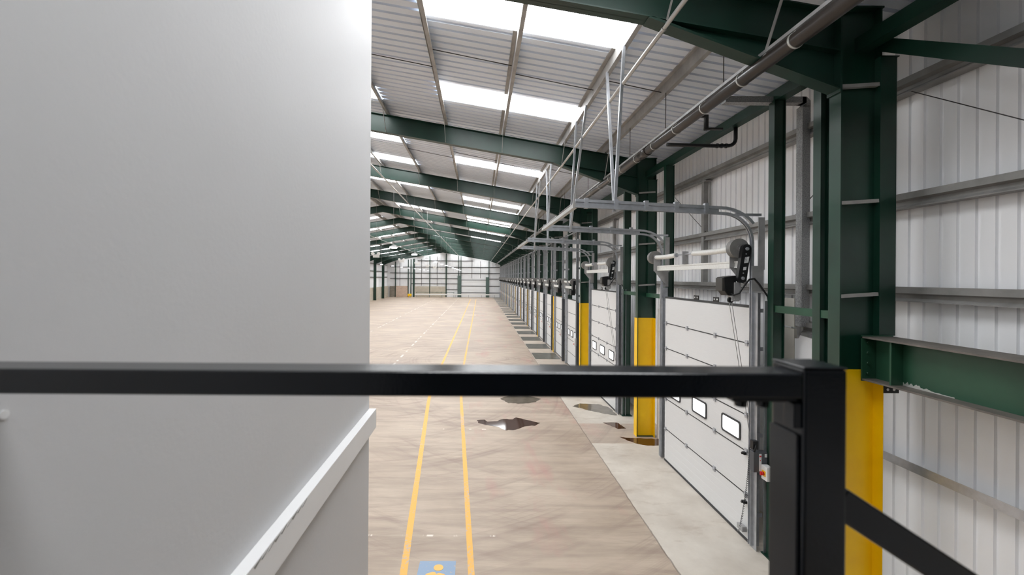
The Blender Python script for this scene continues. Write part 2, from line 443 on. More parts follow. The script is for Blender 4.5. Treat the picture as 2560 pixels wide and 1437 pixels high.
# eave strut and wall spacer posts
m = MB(); m.box(4.42, 4.58, YB + .1, YF - .1, 6.88, 7.04)
tag(m.build('eave_beam', 'green', loc=(4.5, YB + .1, 6.88)), 'long green box beam along the eaves above the doors', 'beam')
m = MB(); m.box(4.94, 5.04, YB + .1, YF - .1, 7.24, 7.36)
tag(m.build('eave_purlin', 'girt', loc=(5, YB + .1, 7.24)), 'grey eave rail where the white door wall meets the roof', 'rail')

# ------------------------------------------------------------------ steel frames
RD = .48
def make_rafter():
    r = thing('roof_rafter', '', 'rafter', (XR, yc(0), 0), 'door-side roof rafters')
    y = yc(0)
    xe = 4.20; t = .016; fw = .085
    m = MB(); m.prism([(XR, zt(XR) - t), (xe, zt(xe) - t), (xe, zt(xe) - RD), (XR, zt(XR) - RD)], 'y', y - .006, y + .006)
    m.prism([(XR, zt(XR)), (xe, zt(xe)), (xe, zt(xe) - t), (XR, zt(XR) - t)], 'y', y - fw, y + fw)
    m.prism([(XR, zt(XR) - RD + t), (xe, zt(xe) - RD + t), (xe, zt(xe) - RD), (XR, zt(XR) - RD)], 'y', y - fw, y + fw)
    m.build('beam', 'green', r)
    h = MB(); xh, zh = 2.0, zt(2.0) - RD; z2 = EYE + 2.21
    h.prism([(xh, zh), (xe, zt(xe) - RD), (xe, z2), ], 'y', y - .006, y + .006)
    h.prism([(xh - .05, zh - .002), (xh, zh + .014), (xe, z2 + t), (xe, z2), ], 'y', y - fw, y + fw)
    h.box(xe - .02, xe, y - .095, y + .095, z2 - .03, zt(xe) + .0)
    h.build('haunch', 'green', r)
    for k, x in enumerate(PX[:7]):
        zb = (zh + (x - xh) / (xe - xh) * (z2 - zh) if x > xh else zt(x) - RD) + .02
        b = MB(); b.bar((x, y - .09, zb), (x, y - .52, zt(x) + .03), .045, .008, (1, 0, 0))
        b.build('fly_brace', 'purlin', r)
    return r
raf = make_rafter()
for n in range(-1, 13):
    lab = 'dark green roof rafter over the doors, %s counted from behind the landing' % ORD[n + 1]
    if n == 0: lab = 'big dark green haunched roof rafter on the first yellow-guarded column'
    elif n > 0: lab = 'green roof rafter over the doors, %s beyond the big haunched one' % ORD[n - 1]
    o = raf if n == -1 else dup(raf)
    o.location = (XR, yc(n), 0); o['label'] = lab
    o = dup(raf, (XR, yc(n), 0), PI, 'green roof rafter on the slope away from the doors, %s of its row' % ORD[n + 1], 'far-slope roof rafters')
def make_column(guard, post):
    r = thing('steel_column', '', 'column', (4.4, yc(0), 0), 'green columns of the door wall')
    y = yc(0); f = .08; t = .016
    m = MB(); top = 7.36
    m.box(4.2, 4.2 + t, y - f, y + f, .02, top); m.box(4.66, 4.66 + t, y - f, y + f, .02, top)
    m.box(4.2 + t, 4.66, y - .006, y + .006, .02, top)
    m.box(4.19, 4.69, y - f - .01, y + f + .01, top, top + .02)
    m.box(4.195, 4.635, y - .085, y + .085, 0, .02)
    m.build('shaft', 'greenc', r)
    for z in (6.46, 5.10, 4.01):
        b = MB(); b.bar((4.22, y - .05, z - .01), (4.655, y - .05, z + .02), .05, .04); b.build('tie_bar', 'purlin', r)
    if guard:
        g = MB(); zg = 3.14; t2 = .006; ft = .10
        g.box(4.19 - t2, 4.19, y - ft, y + ft, .0, zg); g.box(4.19, 4.64, y - .03, y - .024, .0, zg)
        g.box(4.64, 4.64 + t2, y - ft - .05, y + .0, 0, zg)
        for k in range(12):
            zz = .2 + k * .255
            g.tube([(4.26, y - .03, zz), (4.26, y - .036, zz)], .007, 6)
        g.build('guard', 'yellow', r)['label'] = 'yellow sheet steel column guard'
    if post:
        p = MB(); x0, x1, z0 = post
        p.box(x0, x1, y - .068, y - .012, z0, 6.80); p.box(x0 - .02, x1 + .02, y - .08, y - .01, 6.8, 6.81)
        p.build('side_post', 'greenc', r)
    return r
col0 = make_column(True, (4.67, 4.86, 3.545))
col0['label'] = 'big dark green steel column with yellow guard behind the black railing post'
col1 = make_column(True, (4.47, 4.70, 3.79))
for n in range(1, 13):
    o = col1 if n == 1 else dup(col1)
    o.location = (4.4, yc(n), 0)
    o['label'] = 'green steel column with yellow guard, %s beyond the one at the railing post' % ORD[n - 1]
o = dup(col1, (4.4, yc(-1), 0), None, 'green steel column with yellow guard behind the landing')
colL = make_column(False, None)
colL['group'] = 'green columns opposite the doors'
for n in range(0, 13):
    o = colL if n == 0 else dup(colL)
    o.location = (2 * XR - 4.4, yc(n), 0); o.rotation_euler = (0, 0, PI)
    o['label'] = 'green steel column on the wall opposite the doors, %s of its row' % ORD[n]
# green cross brace and cable at the first column, and the heavy landing beam
m = MB(); m.angle((4.63, 4.76, EYE + 2.66), (4.63, 3.0, EYE + 1.49), .17, .01, (0, .0, 1), (1, 0, 0))
tag(m.build('wall_brace', 'green', loc=(4.63, 4.76, 7.0)), 'green angle brace sloping down from the top of the big column', 'brace')
def cable(name, p, q, label, r=.006):
    m = MB(); m.tube([p, q], r, 6); tag(m.build(name, 'rod', loc=p), label, 'cable', 'wall tie cables')
cable('tie_cable', (4.98, 4.72, EYE + 2.18), (4.98, 3.2, EYE + 1.08), 'thin dark cable slanting across white cladding behind the railing post', .005)
cable('tie_cable', (4.98, 5.35, EYE + 1.78), (4.98, 6.45, EYE + 1.00), 'thin cable slanting across the cladding beside the zinc conduit')
cable('tie_cable', (4.98, 10.4, EYE + 2.05), (4.98, 8.95, EYE + 1.00), 'thin cable slanting on the cladding behind the first tall door track')
m = MB(); x0, x1 = 4.44, 4.80; zb, ztp = EYE - 1.165, EYE - .66; ye = 4.74
m.box(x0, x1, YB + .3, ye, ztp - .018, ztp, 1); m.box(x0, x1, YB + .3, ye, zb, zb + .018, 1); m.box(4.60, 4.615, YB + .3, ye - .02, zb + .018, ztp - .018)
m.box(x0, x1, ye - .016, ye, zb - .01, ztp + .01)
for dz in (.08, .2, .32, .44):
    m.tube([(4.5, ye - .016, zb + dz), (4.5, ye - .035, zb + dz)], .016, 6)
m.box(4.47, 4.60, ye - .32, ye - .30, zb + .018, ztp - .018)
fb = tag(m.build('floor_beam', ['greenb', 'flange'], loc=(4.6, ye, zb)), 'heavy green girder with flaking paint fixed to the big column', 'beam')
rf = random.Random(9); top = []
for k in range(37):
    t = k / 36; top.append((4.46 - .52 * t, zb + .02 + (.012 + .055 * max(0, math.sin(PI * min(1, t * 1.6)) * .7 + .15) * rf.uniform(.1, 1.25)) * (1 - .6 * t)))
m = MB(); m.prism([(4.46, zb + .019)] + top + [(3.94, zb + .019)], 'x', 4.598, 4.5995)
m.build('flaked_paint', 'clip', fb)['label'] = 'pale grey flaked paint'
m = MB(); m.box(4.53, 4.70, 4.56, 4.565, EYE - 1.27, EYE - 1.166)
for xx in (4.575, 4.645): m.tube([(xx, 4.558, EYE - 1.23), (xx, 4.567, EYE - 1.23)], .015, 8, 1)
tag(m.build('fixing_bracket', ['black', 'label'], loc=(4.8, 4.6, EYE - 1.27)), 'small black two-hole bracket beneath the green girder', 'bracket')

# vertical spacer bars between girts
for y, z0, z1, lab in ((9.06, 4.12, 6.38, 'upright grey spacer bar on the cladding above the first tall door'),
                       (15.1, 4.12, 6.38, 'upright grey spacer bar on the cladding above the second tall door')):
    m = MB(); m.box(4.95, 5.05, y - .05, y + .05, z0, z1); m.box(4.93, 5.07, y - .16, y + .16, z1 - .05, z1 - .03)
    tag(m.build('spacer_bar', 'girt', loc=(5, y, z0)), lab, 'spacer bar')
# zinc conduit trunking
m = MB(); m.box(3.7, 4.92, 6.15, 6.27, EYE + 2.66, EYE + 2.75)
m.prism([(4.92, EYE + 2.66), (4.86, EYE + 2.66), (4.86, EYE + 2.75), (4.92, EYE + 2.75), (4.98, EYE + 2.69), (4.98, EYE + 2.6), (4.86, EYE + 2.6)], 'y', 6.15, 6.27)
m.box(4.86, 4.98, 6.15, 6.27, EYE - .72, EYE + 2.61)
tag(m.build('cable_trunking', 'speck', loc=(4.92, 6.2, EYE - .72)), 'square spangled zinc trunking bending down the white wall', 'trunking')
# loose boards between the column and the first tall door
m = MB(); m.box(4.86, 4.90, 6.29, 6.84, 1.9, 3.43); m.box(4.86, 4.9, 6.29, 6.84, 3.46, 3.9)
tag(m.build('wall_board', 'beige', loc=(4.88, 6.5, 1.9)), 'beige flat boards beside the zinc trunking below the green lintel', 'board')
m = MB(); m.prism([(5.5, 1.6), (6.18, 1.6), (6.20, 3.30), (6.12, 3.31), (6.10, 3.36), (5.5, 3.31)], 'x', 4.80, 4.82)
tag(m.build('cladding_offcut', 'clad', loc=(4.8, 5.4, 1.6)), 'ragged white cladding offcut beside the big green column', 'cladding sheet')

# ------------------------------------------------------------------ drain pipe, conduits
xp, zp, rp = 3.3, EYE + 2.5, .078
r = thing('drain_pipe', 'long dark drain pipe hung on rods below the roof', 'pipe', (xp, -2, zp))
m = MB(); m.tube([(xp, y, zp) for y in (-4, 10, 30, 60, YF - .5)], rp, 20); m.build('pipe', 'pipe', r)
m = MB(); m.box(xp - .02, xp + .02, -4, YF - .5, zp + .105, zp + .145); m.build('support_rail', 'galvm', r)
cl = None
for k in range(40):
    y = .85 + .857 * k
    if cl is None:
        m = MB(); m.tube([(xp, y - .012, zp), (xp, y + .012, zp)], rp + .007, 20); m.box(xp - .008, xp + .008, y - .012, y + .012, zp + .07, zp + .11)
        cl = m.build('clip', 'clip', r)
    else:
        c = cl.copy(); C.objects.link(c); c.location.y += y - .85
for k in range(30):
    y = 2.1 + 1.72 * k
    m = MB(); m.tube([(xp, y, zp + .14), (xp, y, zt(xp) + .02)], .006, 6); m.build('hanger_rod', 'rod', r)
m = MB(); m.tube([(xp, 8.0, zp), (xp, 8.35, zp)], rp + .012, 20); m.build('coupling', 'pipe', r)
m = MB()
pts = [(3.32, 7.25, EYE + 2.37), (4.2, 7.25, EYE + 2.355), (4.42, 7.25, EYE + 2.36)] + [(4.42 + .12 * math.sin(a), 7.25, EYE + 2.48 - .12 * math.cos(a)) for a in (.4, .8, 1.2, 1.57)] + [(4.54, 7.25, EYE + 2.68)]
m.tube(pts, .032, 12)
for x in (4.2, 4.28, 4.36): m.tube([(x, 7.25, EYE + 2.357), (x + .025, 7.25, EYE + 2.357)], .042, 12)
m.build('branch_pipe', 'black', r)['label'] = 'thin black branch pipe with elbow'
m = MB(); m.bar((3.36, 6.5, zp + .08), (3.6, 6.5, zp + .08), .04, .04); m.bar((3.6, 6.5, zp + .1), (3.6, 6.5, zp - .14), .05, .05); m.bar((3.57, 6.5, zp - .12), (3.86, 6.5, zp - .12), .04, .03)
m.build('strut_bracket', 'rod', r)
for x, h, lab in ((2.17, 2.955, 'long steel conduit along the rafters, directly above the tall door tracks'),
                  (-3.84, 3.93, 'long steel conduit under the rafters, beside the white office wall'),
                  (-10.6, 3.93, 'long steel conduit under the rafters of the slope away from the doors')):
    m = MB(); m.tube([(x, y, EYE + h) for y in (-4, 20, 50, YF - .3)], .027, 10)
    for k in range(14): m.tube([(x, yc(k) - .02, EYE + h), (x, yc(k) + .02, EYE + h)], .034, 10)
    tag(m.build('conduit', 'conduit', loc=(x, -4, EYE + h)), lab, 'conduit')

# ------------------------------------------------------------------ tall doors 1 and 2
XD = 4.31
def pane(m, x, y0, y1, z0, z1, pm):                      # framed pane standing proud of a door section
    def rr(a0, a1, b0, b1, r, n=4):
        pts = []
        for cx, cy, s in ((a1 - r, b1 - r, 0), (a0 + r, b1 - r, 1), (a0 + r, b0 + r, 2), (a1 - r, b0 + r, 3)):
            for i in range(n + 1):
                t = PI / 2 * (s + i / n); pts.append((cx + r * math.cos(t), cy + r * math.sin(t)))
        return pts
    out, inn = rr(y0, y1, z0, z1, .05), rr(y0 + .028, y1 - .028, z0 + .028, z1 - .028, .035)
    n = len(out)
    v = [(x - .018, a, b) for a, b in out] + [(x - .018, a, b) for a, b in inn] + [(x, a, b) for a, b in out] + [(x - .006, a, b) for a, b in inn]
    f = []
    for i in range(n):
        j = (i + 1) % n
        f += [(i, j, n + j, n + i), (i, j, 2 * n + j, 2 * n + i), (n + i, n + j, 3 * n + j, 3 * n + i)]
    m.add(v, f, 0)
    m.add([(x - .007, a, b) for a, b in inn], [tuple(range(n))], 1)
def make_door(num, ya, yb, seams, wins, wz, pm, label, hinges=True):
    r = thing('door_%d' % num, label, 'door', (XD, (ya + yb) / 2, 0), 'loading doors', 'structure')
    secs = []
    for i in range(len(seams) - 1):
        z1, z0 = seams[i], seams[i + 1]
        m = MB(); m.box(XD, XD + .042, ya, yb, z0 + .006, z1 - .006)
        nr = 5
        for k in range(1, nr):
            zz = z0 + (z1 - z0) * k / nr
            m.box(XD - .0015, XD, ya, yb, zz - .05, zz - .004)
        o = m.build('section', 'door', r); secs.append((z0, z1, o))
    for z0, z1, o in secs:
        if z0 < wz < z1:
            for y0, y1 in wins:
                m = MB(); pane(m, XD - .001, y0, y1, wz - .155, wz + .155, pm)
                m.build('window', ['rubber', pm], o)
    m = MB(); m.box(XD - .006, XD + .05, ya, yb, seams[0], seams[0] + .035)
    for z in seams[1:-1]: m.box(XD - .004, XD + .03, ya, yb, z - .009, z + .009)
    m.box(XD - .01, XD + .05, ya, yb, 0, .045)
    m.build('seal', 'rubber', r)
    if hinges:
        for z in seams[1:-1]:
            for t in (.02, .32, .66, .98):
                y = ya + (yb - ya) * t
                m = MB(); m.box(XD - .02, XD, y - .03, y + .03, z - .045, z + .045); m.tube([(XD - .02, y - .035, z), (XD - .02, y + .035, z)], .012, 8)
                m.build('hinge', 'galv', r)
        for t in (.45, .68):
            y = yb - (yb - ya) * t
            m = MB(); m.box(XD - .0, XD + .01, y - .09, y + .09, seams[0] + .03, seams[0] + .12)
            for q in (-.045, .045): m.tube([(XD - .003, y + q, seams[0] + .08), (XD + .002, y + q, seams[0] + .08)], .016, 8, 1)
            m.build('top_bracket', ['black', 'label'], r)
    return r
S1 = (3.74, 3.165, 2.59, 2.01, 1.43, .74, .03)
make_door(1, 6.49, 9.43, S1, ((6.69, 7.21), (7.69, 8.21), (8.69, 9.21)), 1.69, 'pane', 'tall white sectional door with three bright panes, closest to the railing')
make_door(2, 12.80, 15.62, S1, ((12.98, 13.5), (13.95, 14.47), (14.92, 15.44)), 1.69, 'pane', 'tall white sectional door between the second and third yellow guards')

def level_track(ya, yb, label, which):
    """overhead track, jamb angles, cross bar and hangers of one tall door"""
    r = thing('door_track', label, 'door track', (XD, (ya + yb) / 2, 0), 'overhead door tracks')
    R = .46; zc = 4.76
    for y, s in ((ya - .09, 1), (yb + .12, -1)):
        arc = [(XD - .035 - R + R * math.cos(a), zc + R * math.sin(a)) for a in [PI / 2 * i / 9 for i in range(10)]]
        path = [(XD - .035, .03), (XD - .035, 2.5)] + arc + [(1.50, zc + R + .10)]
        m = MB(); prof = [(-.028, -.018), (.028, -.018), (.028, .020), (.018, .020), (.018, -.010), (-.018, -.010), (-.018, .020), (-.028, .020)]
        m.sweep(path, prof, y)
        R2 = R + .02
        arc2 = [(XD + .06 - .62 + .62 * math.cos(a), zc + .05 + .50 * math.sin(a)) for a in [PI / 2 * i / 9 for i in range(3, 10)]]
        path2 = arc2 + [(1.50, zc + R + .19)]
        m.sweep(path2, [(-.022, -.022), (.022, -.022), (.022, .022), (-.022, .022)], y)
        m.prism([(1.5, zc + R + .08), (3.75, zc + R), (3.75, zc + R + .09), (1.5, zc + R + .19)], 'y', y - .006, y + .006)
        for k in range(5):
            x = 3.55 - k * .47; z = zc + R + .10 * (XD - x) / (XD - 1.5) + .04
            m.box(x - .03, x + .03, y - .034, y + .034, z - .07, z + .09)
        m.box(XD - .32, XD + .10, y - .02, y + .02, zc + .42, zc + .46)
        m.build('track', 'galv', r)
        j = MB(); w = -.12 if s > 0 else .12
        j.angle((XD - .02, y + .01, .0), (XD - .02, y + .01, 3.98), .13, .005, (1, 0, 0), (0, -s, 0))
        j.angle((XD + .16, y - s * .16, .0), (XD + .16, y - s * .16, 3.86), .10, .005, (-1, 0, 0), (0, -s, 0))
        for z in (.5, 1.1, 1.75, 2.45, 3.1, 3.7): j.box(XD + .0, XD + .14, y - .02, y - .008, z - .03, z + .03)
        j.build('jamb_angle', 'galv', r)
        p = MB(); p.box(XD + .05, XD + .15, y - s * .02 - .004, y - s * .02 + .004, 3.98 + .36, 5.16)
        p.box(XD - .05, XD + .13, y - s * .03 - .004, y - s * .03 + .004, 4.0, 4.40)
        p.build('backing_plate', 'galvm', r)
        yp = y
        for dy in ((-.27, .55) if s > 0 else (-1.25, -.4)):
            h = MB(); h.angle((2.10, yp, zc + R + .02), (2.14, yp + dy, zt(2.16) + .02), .042, .004, (1, 0, 0), (0, 1, 0))
            h.build('hanger', 'galv', r)
    m = MB(); m.box(1.46, 1.53, ya - .1, yb + .14, zc + R + .07, zc + R + .13); m.build('cross_bar', 'conduit', r)
    return r
trk = level_track(6.49, 9.43, 'galvanised overhead track of the tall door closest to the railing', 1)
o = dup(trk, None, None, 'galvanised overhead track of the second tall door')
o.location = (XD, 14.21, 0)

def springs(ya, yb, z, xs, label, name='spring_shaft'):
    r = thing(name, label, 'door springs', (xs, (ya + yb) / 2, z), 'door counterbalance springs')
    L = yb - ya
    m = MB(); m.tube([(xs, ya - .05, z), (xs, yb + .24, z)], .014, 10); m.build('shaft', 'galv', r)
    for y, s in ((ya + .03, 1), (yb + .17, -1)):
        m = MB(); m.tube([(xs, y - .06, z), (xs, y - .05, z), (xs, y - .02, z), (xs, y + .02, z), (xs, y + .05, z), (xs, y + .06, z)], [.155, .155, .135, .13, .15, .15], 24)
        m.tube([(xs, y - .075, z), (xs, y - .06, z)], .05, 16)
        m.build('drum', 'girt', r)
        b = MB(); b.prism([(xs - .06, z - .30), (xs + .22, z - .30), (xs + .22, z - .62), (xs + .10, z - .50)], 'y', y + s * .10 - .004, y + s * .10 + .004)
        b.box(xs - .06, xs + .1, y + s * .10 - .004, y + s * .10 + .004, z - .32, z + .06)
        b.build('end_bracket', 'galvm', r)
    def sp(y0, y1):
        n = 40; pts = []; rad = []
        for i in range(n + 1):
            t = i / n; pts.append((xs, y0 + (y1 - y0) * t, z - .012 * math.sin(PI * t))); rad.append(.047 if i % 2 else .051)
        m = MB(); m.tube(pts, rad, 14); so = m.build('spring', 'spring', r)
        for y in (y0, y1):
            c = MB(); c.tube([(xs, y - .02, z), (xs, y + .02, z)], .04, 12); c.build('winding_cone', 'galv', so)
    sp(ya + .12, ya + .12 + L * .42); sp(yb + .05 - L * .32, yb + .05)
    ymid = (ya + yb) / 2 + .22
    m = MB(); m.box(xs - .05, xs + .07, ymid - .005, ymid + .005, z - .2, z + .06); m.box(xs - .0, xs + .07, ymid - .05, ymid + .05, z - .2, z - .195)
    m.build('centre_bracket', 'galvm', r)
    m = MB(); m.box(xs + .02, xs + .10, ya + .02, yb + .17, z - .31, z - .20); m.box(xs + .012, xs + .02, ya + .02, yb + .02, z - .31, z - .285); m.box(xs + .012, xs + .02, ya + .02, yb + .02, z - .225, z - .2)
    m.build('carrier_bar', 'spring', r)
    return r
sp1 = springs(6.49, 9.43, 4.68, 4.12, 'white spring shaft above the tall door closest to the railing')
dup(sp1, (4.12, 14.21, 4.68), None, 'white spring shaft above the second tall door')

def operator(ya, label):
    r = thing('door_motor', label, 'door motor', (4.12, ya, 4.2), 'tall door motors')
    y = ya - .06
    def capsule(x0, z0, x1, z1, w, n=10):
        d = Vector((x1 - x0, z1 - z0)).normalized(); a0 = math.atan2(d.y, d.x); pts = []
        for cx, cz, s in ((x1, z1, -PI / 2), (x0, z0, PI / 2)):
            for i in range(n + 1):
                t = a0 + s + PI * i / n; pts.append((cx + w * math.cos(t), cz + w * math.sin(t)))
        return pts
    m = MB(); m.prism(capsule(4.11, 4.20, 4.18, 4.67, .068), 'y', y - .05, y + .02)
    cc = m.build('chain_case', 'black', r)
    m = MB()
    for x, z in ((4.178, 4.665), (4.111, 4.205)): m.tube([(x, y - .05, z), (x, y - .068, z)], .026, 12); m.tube([(x, y - .066, z), (x, y - .074, z)], .013, 8)
    for x, z in ((4.165, 4.585), (4.122, 4.285)): m.tube([(x, y - .05, z), (x, y - .056, z)], .010, 8)
    m.build('bearing_cap', 'galv', cc)
    m = MB(); m.prism([(4.135, 4.44), (4.20, 4.45), (4.215, 4.545), (4.15, 4.535)], 'y', y - .0525, y - .05)
    for q in range(3):
        zz = 4.47 + .022 * q; m.prism([(4.15, zz), (4.17, zz + .003), (4.172, zz + .015), (4.152, zz + .012)], 'y', y - .0535, y - .0525, 1)
    m.build('sticker', ['label', 'boxgrey'], cc)
    m = MB(); m.prism([(4.118, 4.33), (4.165, 4.337), (4.172, 4.385), (4.125, 4.378)], 'y', y - .0525, y - .05); m.build('sticker', 'label', cc)
    m = MB(); m.prism([(3.86, 4.22), (4.06, 4.25), (4.06, 4.0), (4.02, 3.93), (3.93, 3.93), (3.88, 4.0)], 'y', y + .02, y + .22)
    mo = m.build('motor', 'black', r, bevel=.012)
    m = MB(); m.box(3.84, 3.88, y + .03, y + .21, 4.0, 4.21); m.build('motor_cover', 'motor', mo, bevel=.01)
    m = MB(); m.box(4.02, 4.12, y + .0, y + .12, 3.86, 4.14); m.tube([(3.98, y + .06, 3.89), (4.08, y + .06, 3.93)], .05, 14); m.box(3.98, 4.1, y + .0, y + .1, 3.84, 3.87)
    gb = m.build('gearbox', 'galvm', r, bevel=.006)
    m = MB(); m.tube([(3.985, y + .03, 3.86), (3.985, y + .07, 3.86)], .045, 14); m.build('chain_wheel', 'black', gb)
    m = MB()
    ctl = [(3.97, y + .05, 3.97), (4.0, y - .02, 3.94), (4.06, y - .05, 3.97), (4.14, y - .05, 4.09), (4.22, y - .05, 4.19), (4.29, y - .06, 4.20), (4.35, y - .08, 4.12), (4.42, y - .10, 4.0), (4.46, y - .12, 3.92), (4.47, y - .12, 3.85)]
    m.tube(ctl, .013, 8); m.build('cable', 'black', r)
    for x0, x1 in ((3.965, 4.26), (4.005, 4.30)):
        m = MB(); pts = [(x0 + (x1 - x0) * t, y + .05 - .10 * t, 3.83 - 2.2 * t) for t in [i / 30 for i in range(31)]]
        m.tube(pts, [.004 if i % 2 else .006 for i in range(31)], 5)
        m.build('hand_chain', 'galvm', r)
    return r
op1 = operator(6.48, 'black chain-driven motor hanging at the tall door closest to the railing')
dup(op1, (4.12, 12.81, 4.2), None, 'black chain-driven motor hanging at the second tall door')

def post(x0, x1, y0, y1, z1, label, group='door posts'):
    r = thing('door_post', label, 'post', ((x0 + x1) / 2, (y0 + y1) / 2, 0), group)
    m = MB(); t = .01
    m.box(x0, x0 + t, y0, y1, .015, z1); m.box(x1 - t, x1, y0, y1, .015, z1); m.box(x0 + t, x1 - t, (y0 + y1) / 2 - .006 - .03, (y0 + y1) / 2 + .006 - .03, .015, z1)
    m.build('shaft', 'greenc', r)
    b = MB(); b.box(x0 - .05, x1 + .05, y0 - .05, y1 + .05, 0, .015)
    b.build('base_plate', 'greenc', r)
    return r
post(4.40, 4.57, 6.10, 6.22, 6.88, 'green post on the near side of the tall door closest to the railing')
post(4.42, 4.62, 9.68, 9.80, 6.88, 'green post on the far side of the tall door closest to the railing')
post(4.42, 4.62, 12.42, 12.54, 6.88, 'green post on the near side of the second tall door')
post(4.42, 4.62, 15.95, 16.07, 6.88, 'green post on the far side of the second tall door')
m = post(4.41, 4.52, 5.28, 5.40, 6.9, 'slim green post with scraped paint close behind the big column')
for ya, yb, lab in ((4.93, 6.1, 'green lintel bar from the big column to the tall door post'),
                    (9.80, 10.80, 'green lintel bar beside the first tall door and the next column'),
                    (10.98, 12.42, 'green lintel bar between the second column and second tall door')):
    m = MB(); m.box(4.42, 4.50, ya, yb, 3.70, 3.80); tag(m.build('lintel_bar', 'greenb', loc=(4.45, ya, 3.7)), lab, 'bar', 'green lintel bars')
m = MB(); m.box(4.36, 4.46, 5.02, 5.05, 3.52, 3.63); m.tube([(4.43, 5.018, 3.58), (4.43, 5.022, 3.58)], .018, 8, 1)
tag(m.build('fixing_bracket', ['black', 'label'], loc=(4.4, 5.03, 3.5)), 'small black bracket under the green lintel beside the big column', 'bracket')
# panels in the gaps beside the doors
for ya, yb, lab in ((9.85, 10.78, 'white infill sheet beside the second yellow column guard'), (16.1, 16.8, 'white infill sheet beside the third yellow column guard')):
    m = MB(); m.box(4.72, 4.74, ya, yb, 0, 3.4); m.box(4.70, 4.72, ya, yb, 1.55, 1.62)
    tag(m.build('infill_sheet', 'clad', loc=(4.73, ya, 0)), lab, 'panel')

# controls on the first tall door
r = thing('control_box', 'grey control box with red and white front on the tall door jamb', 'control box', (4.30, 6.24, 1.28))
m = MB(); m.box(4.170, 4.380, 6.17, 6.27, 1.27, 1.57); m.build('case', 'boxgrey', r, bevel=.006)
m = MB(); m.box(4.250, 4.285, 6.166, 6.17, 1.29, 1.55); m.box(4.335, 4.370, 6.166, 6.17, 1.50, 1.55); fs_ = m.build('front_strip', 'label', r)
m = MB(); m.box(4.253, 4.280, 6.162, 6.166, 1.505, 1.525); m.box(4.262, 4.270, 6.162, 6.166, 1.445, 1.46); m.build('red_mark', 'red', fs_)
m = MB(); m.box(4.180, 4.260, 6.20, 6.27, 1.60, 1.73); m.tube([(4.22, 6.2, 1.68), (4.2, 6.18, 1.63), (4.19, 6.19, 1.57)], .012, 8); m.build('plug', 'black', r)
r = thing('isolator_switch', 'white isolator box with red knob on yellow plate beside tall door', 'switch', (4.38, 6.1, 1.19))
m = MB(); m.box(4.280, 4.370, 6.04, 6.165, 1.19, 1.40); m.build('case', 'white', r, bevel=.006)
m = MB(); m.box(4.272, 4.280, 6.07, 6.14, 1.25, 1.33); yp_ = m.build('yellow_plate', 'switchyellow', r)
m = MB(); m.tube([(4.272, 6.105, 1.29), (4.235, 6.105, 1.29)], .026, 12); m.box(4.225, 4.236, 6.098, 6.112, 1.262, 1.318); m.build('red_knob', 'red', yp_)
r = thing('safety_cable', 'black coiled cable hanging down the tall door to floor level', 'cable', (4.22, 6.3, .2))
n = 260; pts = []
for i in range(n + 1):
    t = i / n; bx = 4.235; by = 6.36 + .22 * t ** 1.6; bz = 1.57 - 1.37 * t
    pts.append((bx + .011 * math.cos(t * 2 * PI * 44), by + .011 * math.sin(t * 2 * PI * 44), bz))
m = MB(); m.tube(pts, .004, 5); m.build('coil', 'black', r)
m = MB(); m.box(4.23, 4.30, 6.52, 6.66, .15, .23); m.tube([(4.24, 6.58, .19), (4.21, 6.6, .13), (4.25, 6.62, .12)], .008, 6); m.build('junction_box', 'galvm', r, bevel=.005)
for z, lab in ((1.40, 'upper'), (.62, 'lower')):
    m = MB(); m.box(4.25, 4.31, 6.52, 6.58, z - .018, z + .018); m.tube([(4.255, 6.55, z), (4.23, 6.55, z)], .018, 10)
    tag(m.build('roller_bracket', 'black', loc=(4.25, 6.56, z)), '%s of two small black roller brackets on the tall door edge' % lab, 'bracket')

# ------------------------------------------------------------------ dock doors
DS = (3.15, 2.53, 1.90, 1.28, .66, .03)
dd = make_door(3, 0.0, 2.03, DS, ((.22, .62), (.88, 1.28), (1.48, 1.88)), 1.60, 'panedim', '', False)
def dock_track():
    r = thing('lift_track', '', 'door track', (XD, 1.05, 0), 'dock door tracks')
    for y in (-.09, 2.12):
        m = MB(); m.box(4.20, 4.31, y - .05, y - .042, .02, 6.25); m.box(4.30, 4.308, y - .05, y + .06, .02, 6.25); m.box(4.20, 4.208, y - .05, y, .02, 6.25)
        for z in (1.0, 2.2, 3.4, 4.6, 5.8): m.box(4.21, 4.40, y + .02, y + .03, z - .04, z + .04)
        m.build('rail', 'galv', r)
    m = MB(); m.bar((4.25, -.09, 6.2), (4.25, 2.12, 6.2), .05, .05); m.build('top_bar', 'galv', r)
    m = MB(); m.bar((4.3, -.09, 5.6), (4.05, -.09, 6.2), .03, .03); m.bar((4.3, -.09, 6.2), (4.05, -.09, 6.2), .03, .03); m.build('brace', 'galv', r)
    m = MB(); m.box(4.18, 4.30, -.34, -.16, .02, 3.12); m.build('cable_duct', 'boxgrey', r)
    return r
dt = dock_track()
ds = springs(0.05, 1.78, 4.0, 4.13, '', 'spring_shaft')
ds['group'] = 'dock door springs'
def dock_motor():
    r = thing('dock_motor', '', 'door motor', (4.1, -.05, 3.6), 'dock door motors')
    m = MB(); m.prism([(4.05, 3.62), (4.15, 3.62), (4.18, 4.05), (4.08, 4.05)], 'y', -.12, -.04); m.build('chain_case', 'black', r, bevel=.02)
    m = MB(); m.box(4.0, 4.18, -.06, .16, 3.42, 3.66); m.build('motor', 'black', r, bevel=.02)
    return r
dm = dock_motor()
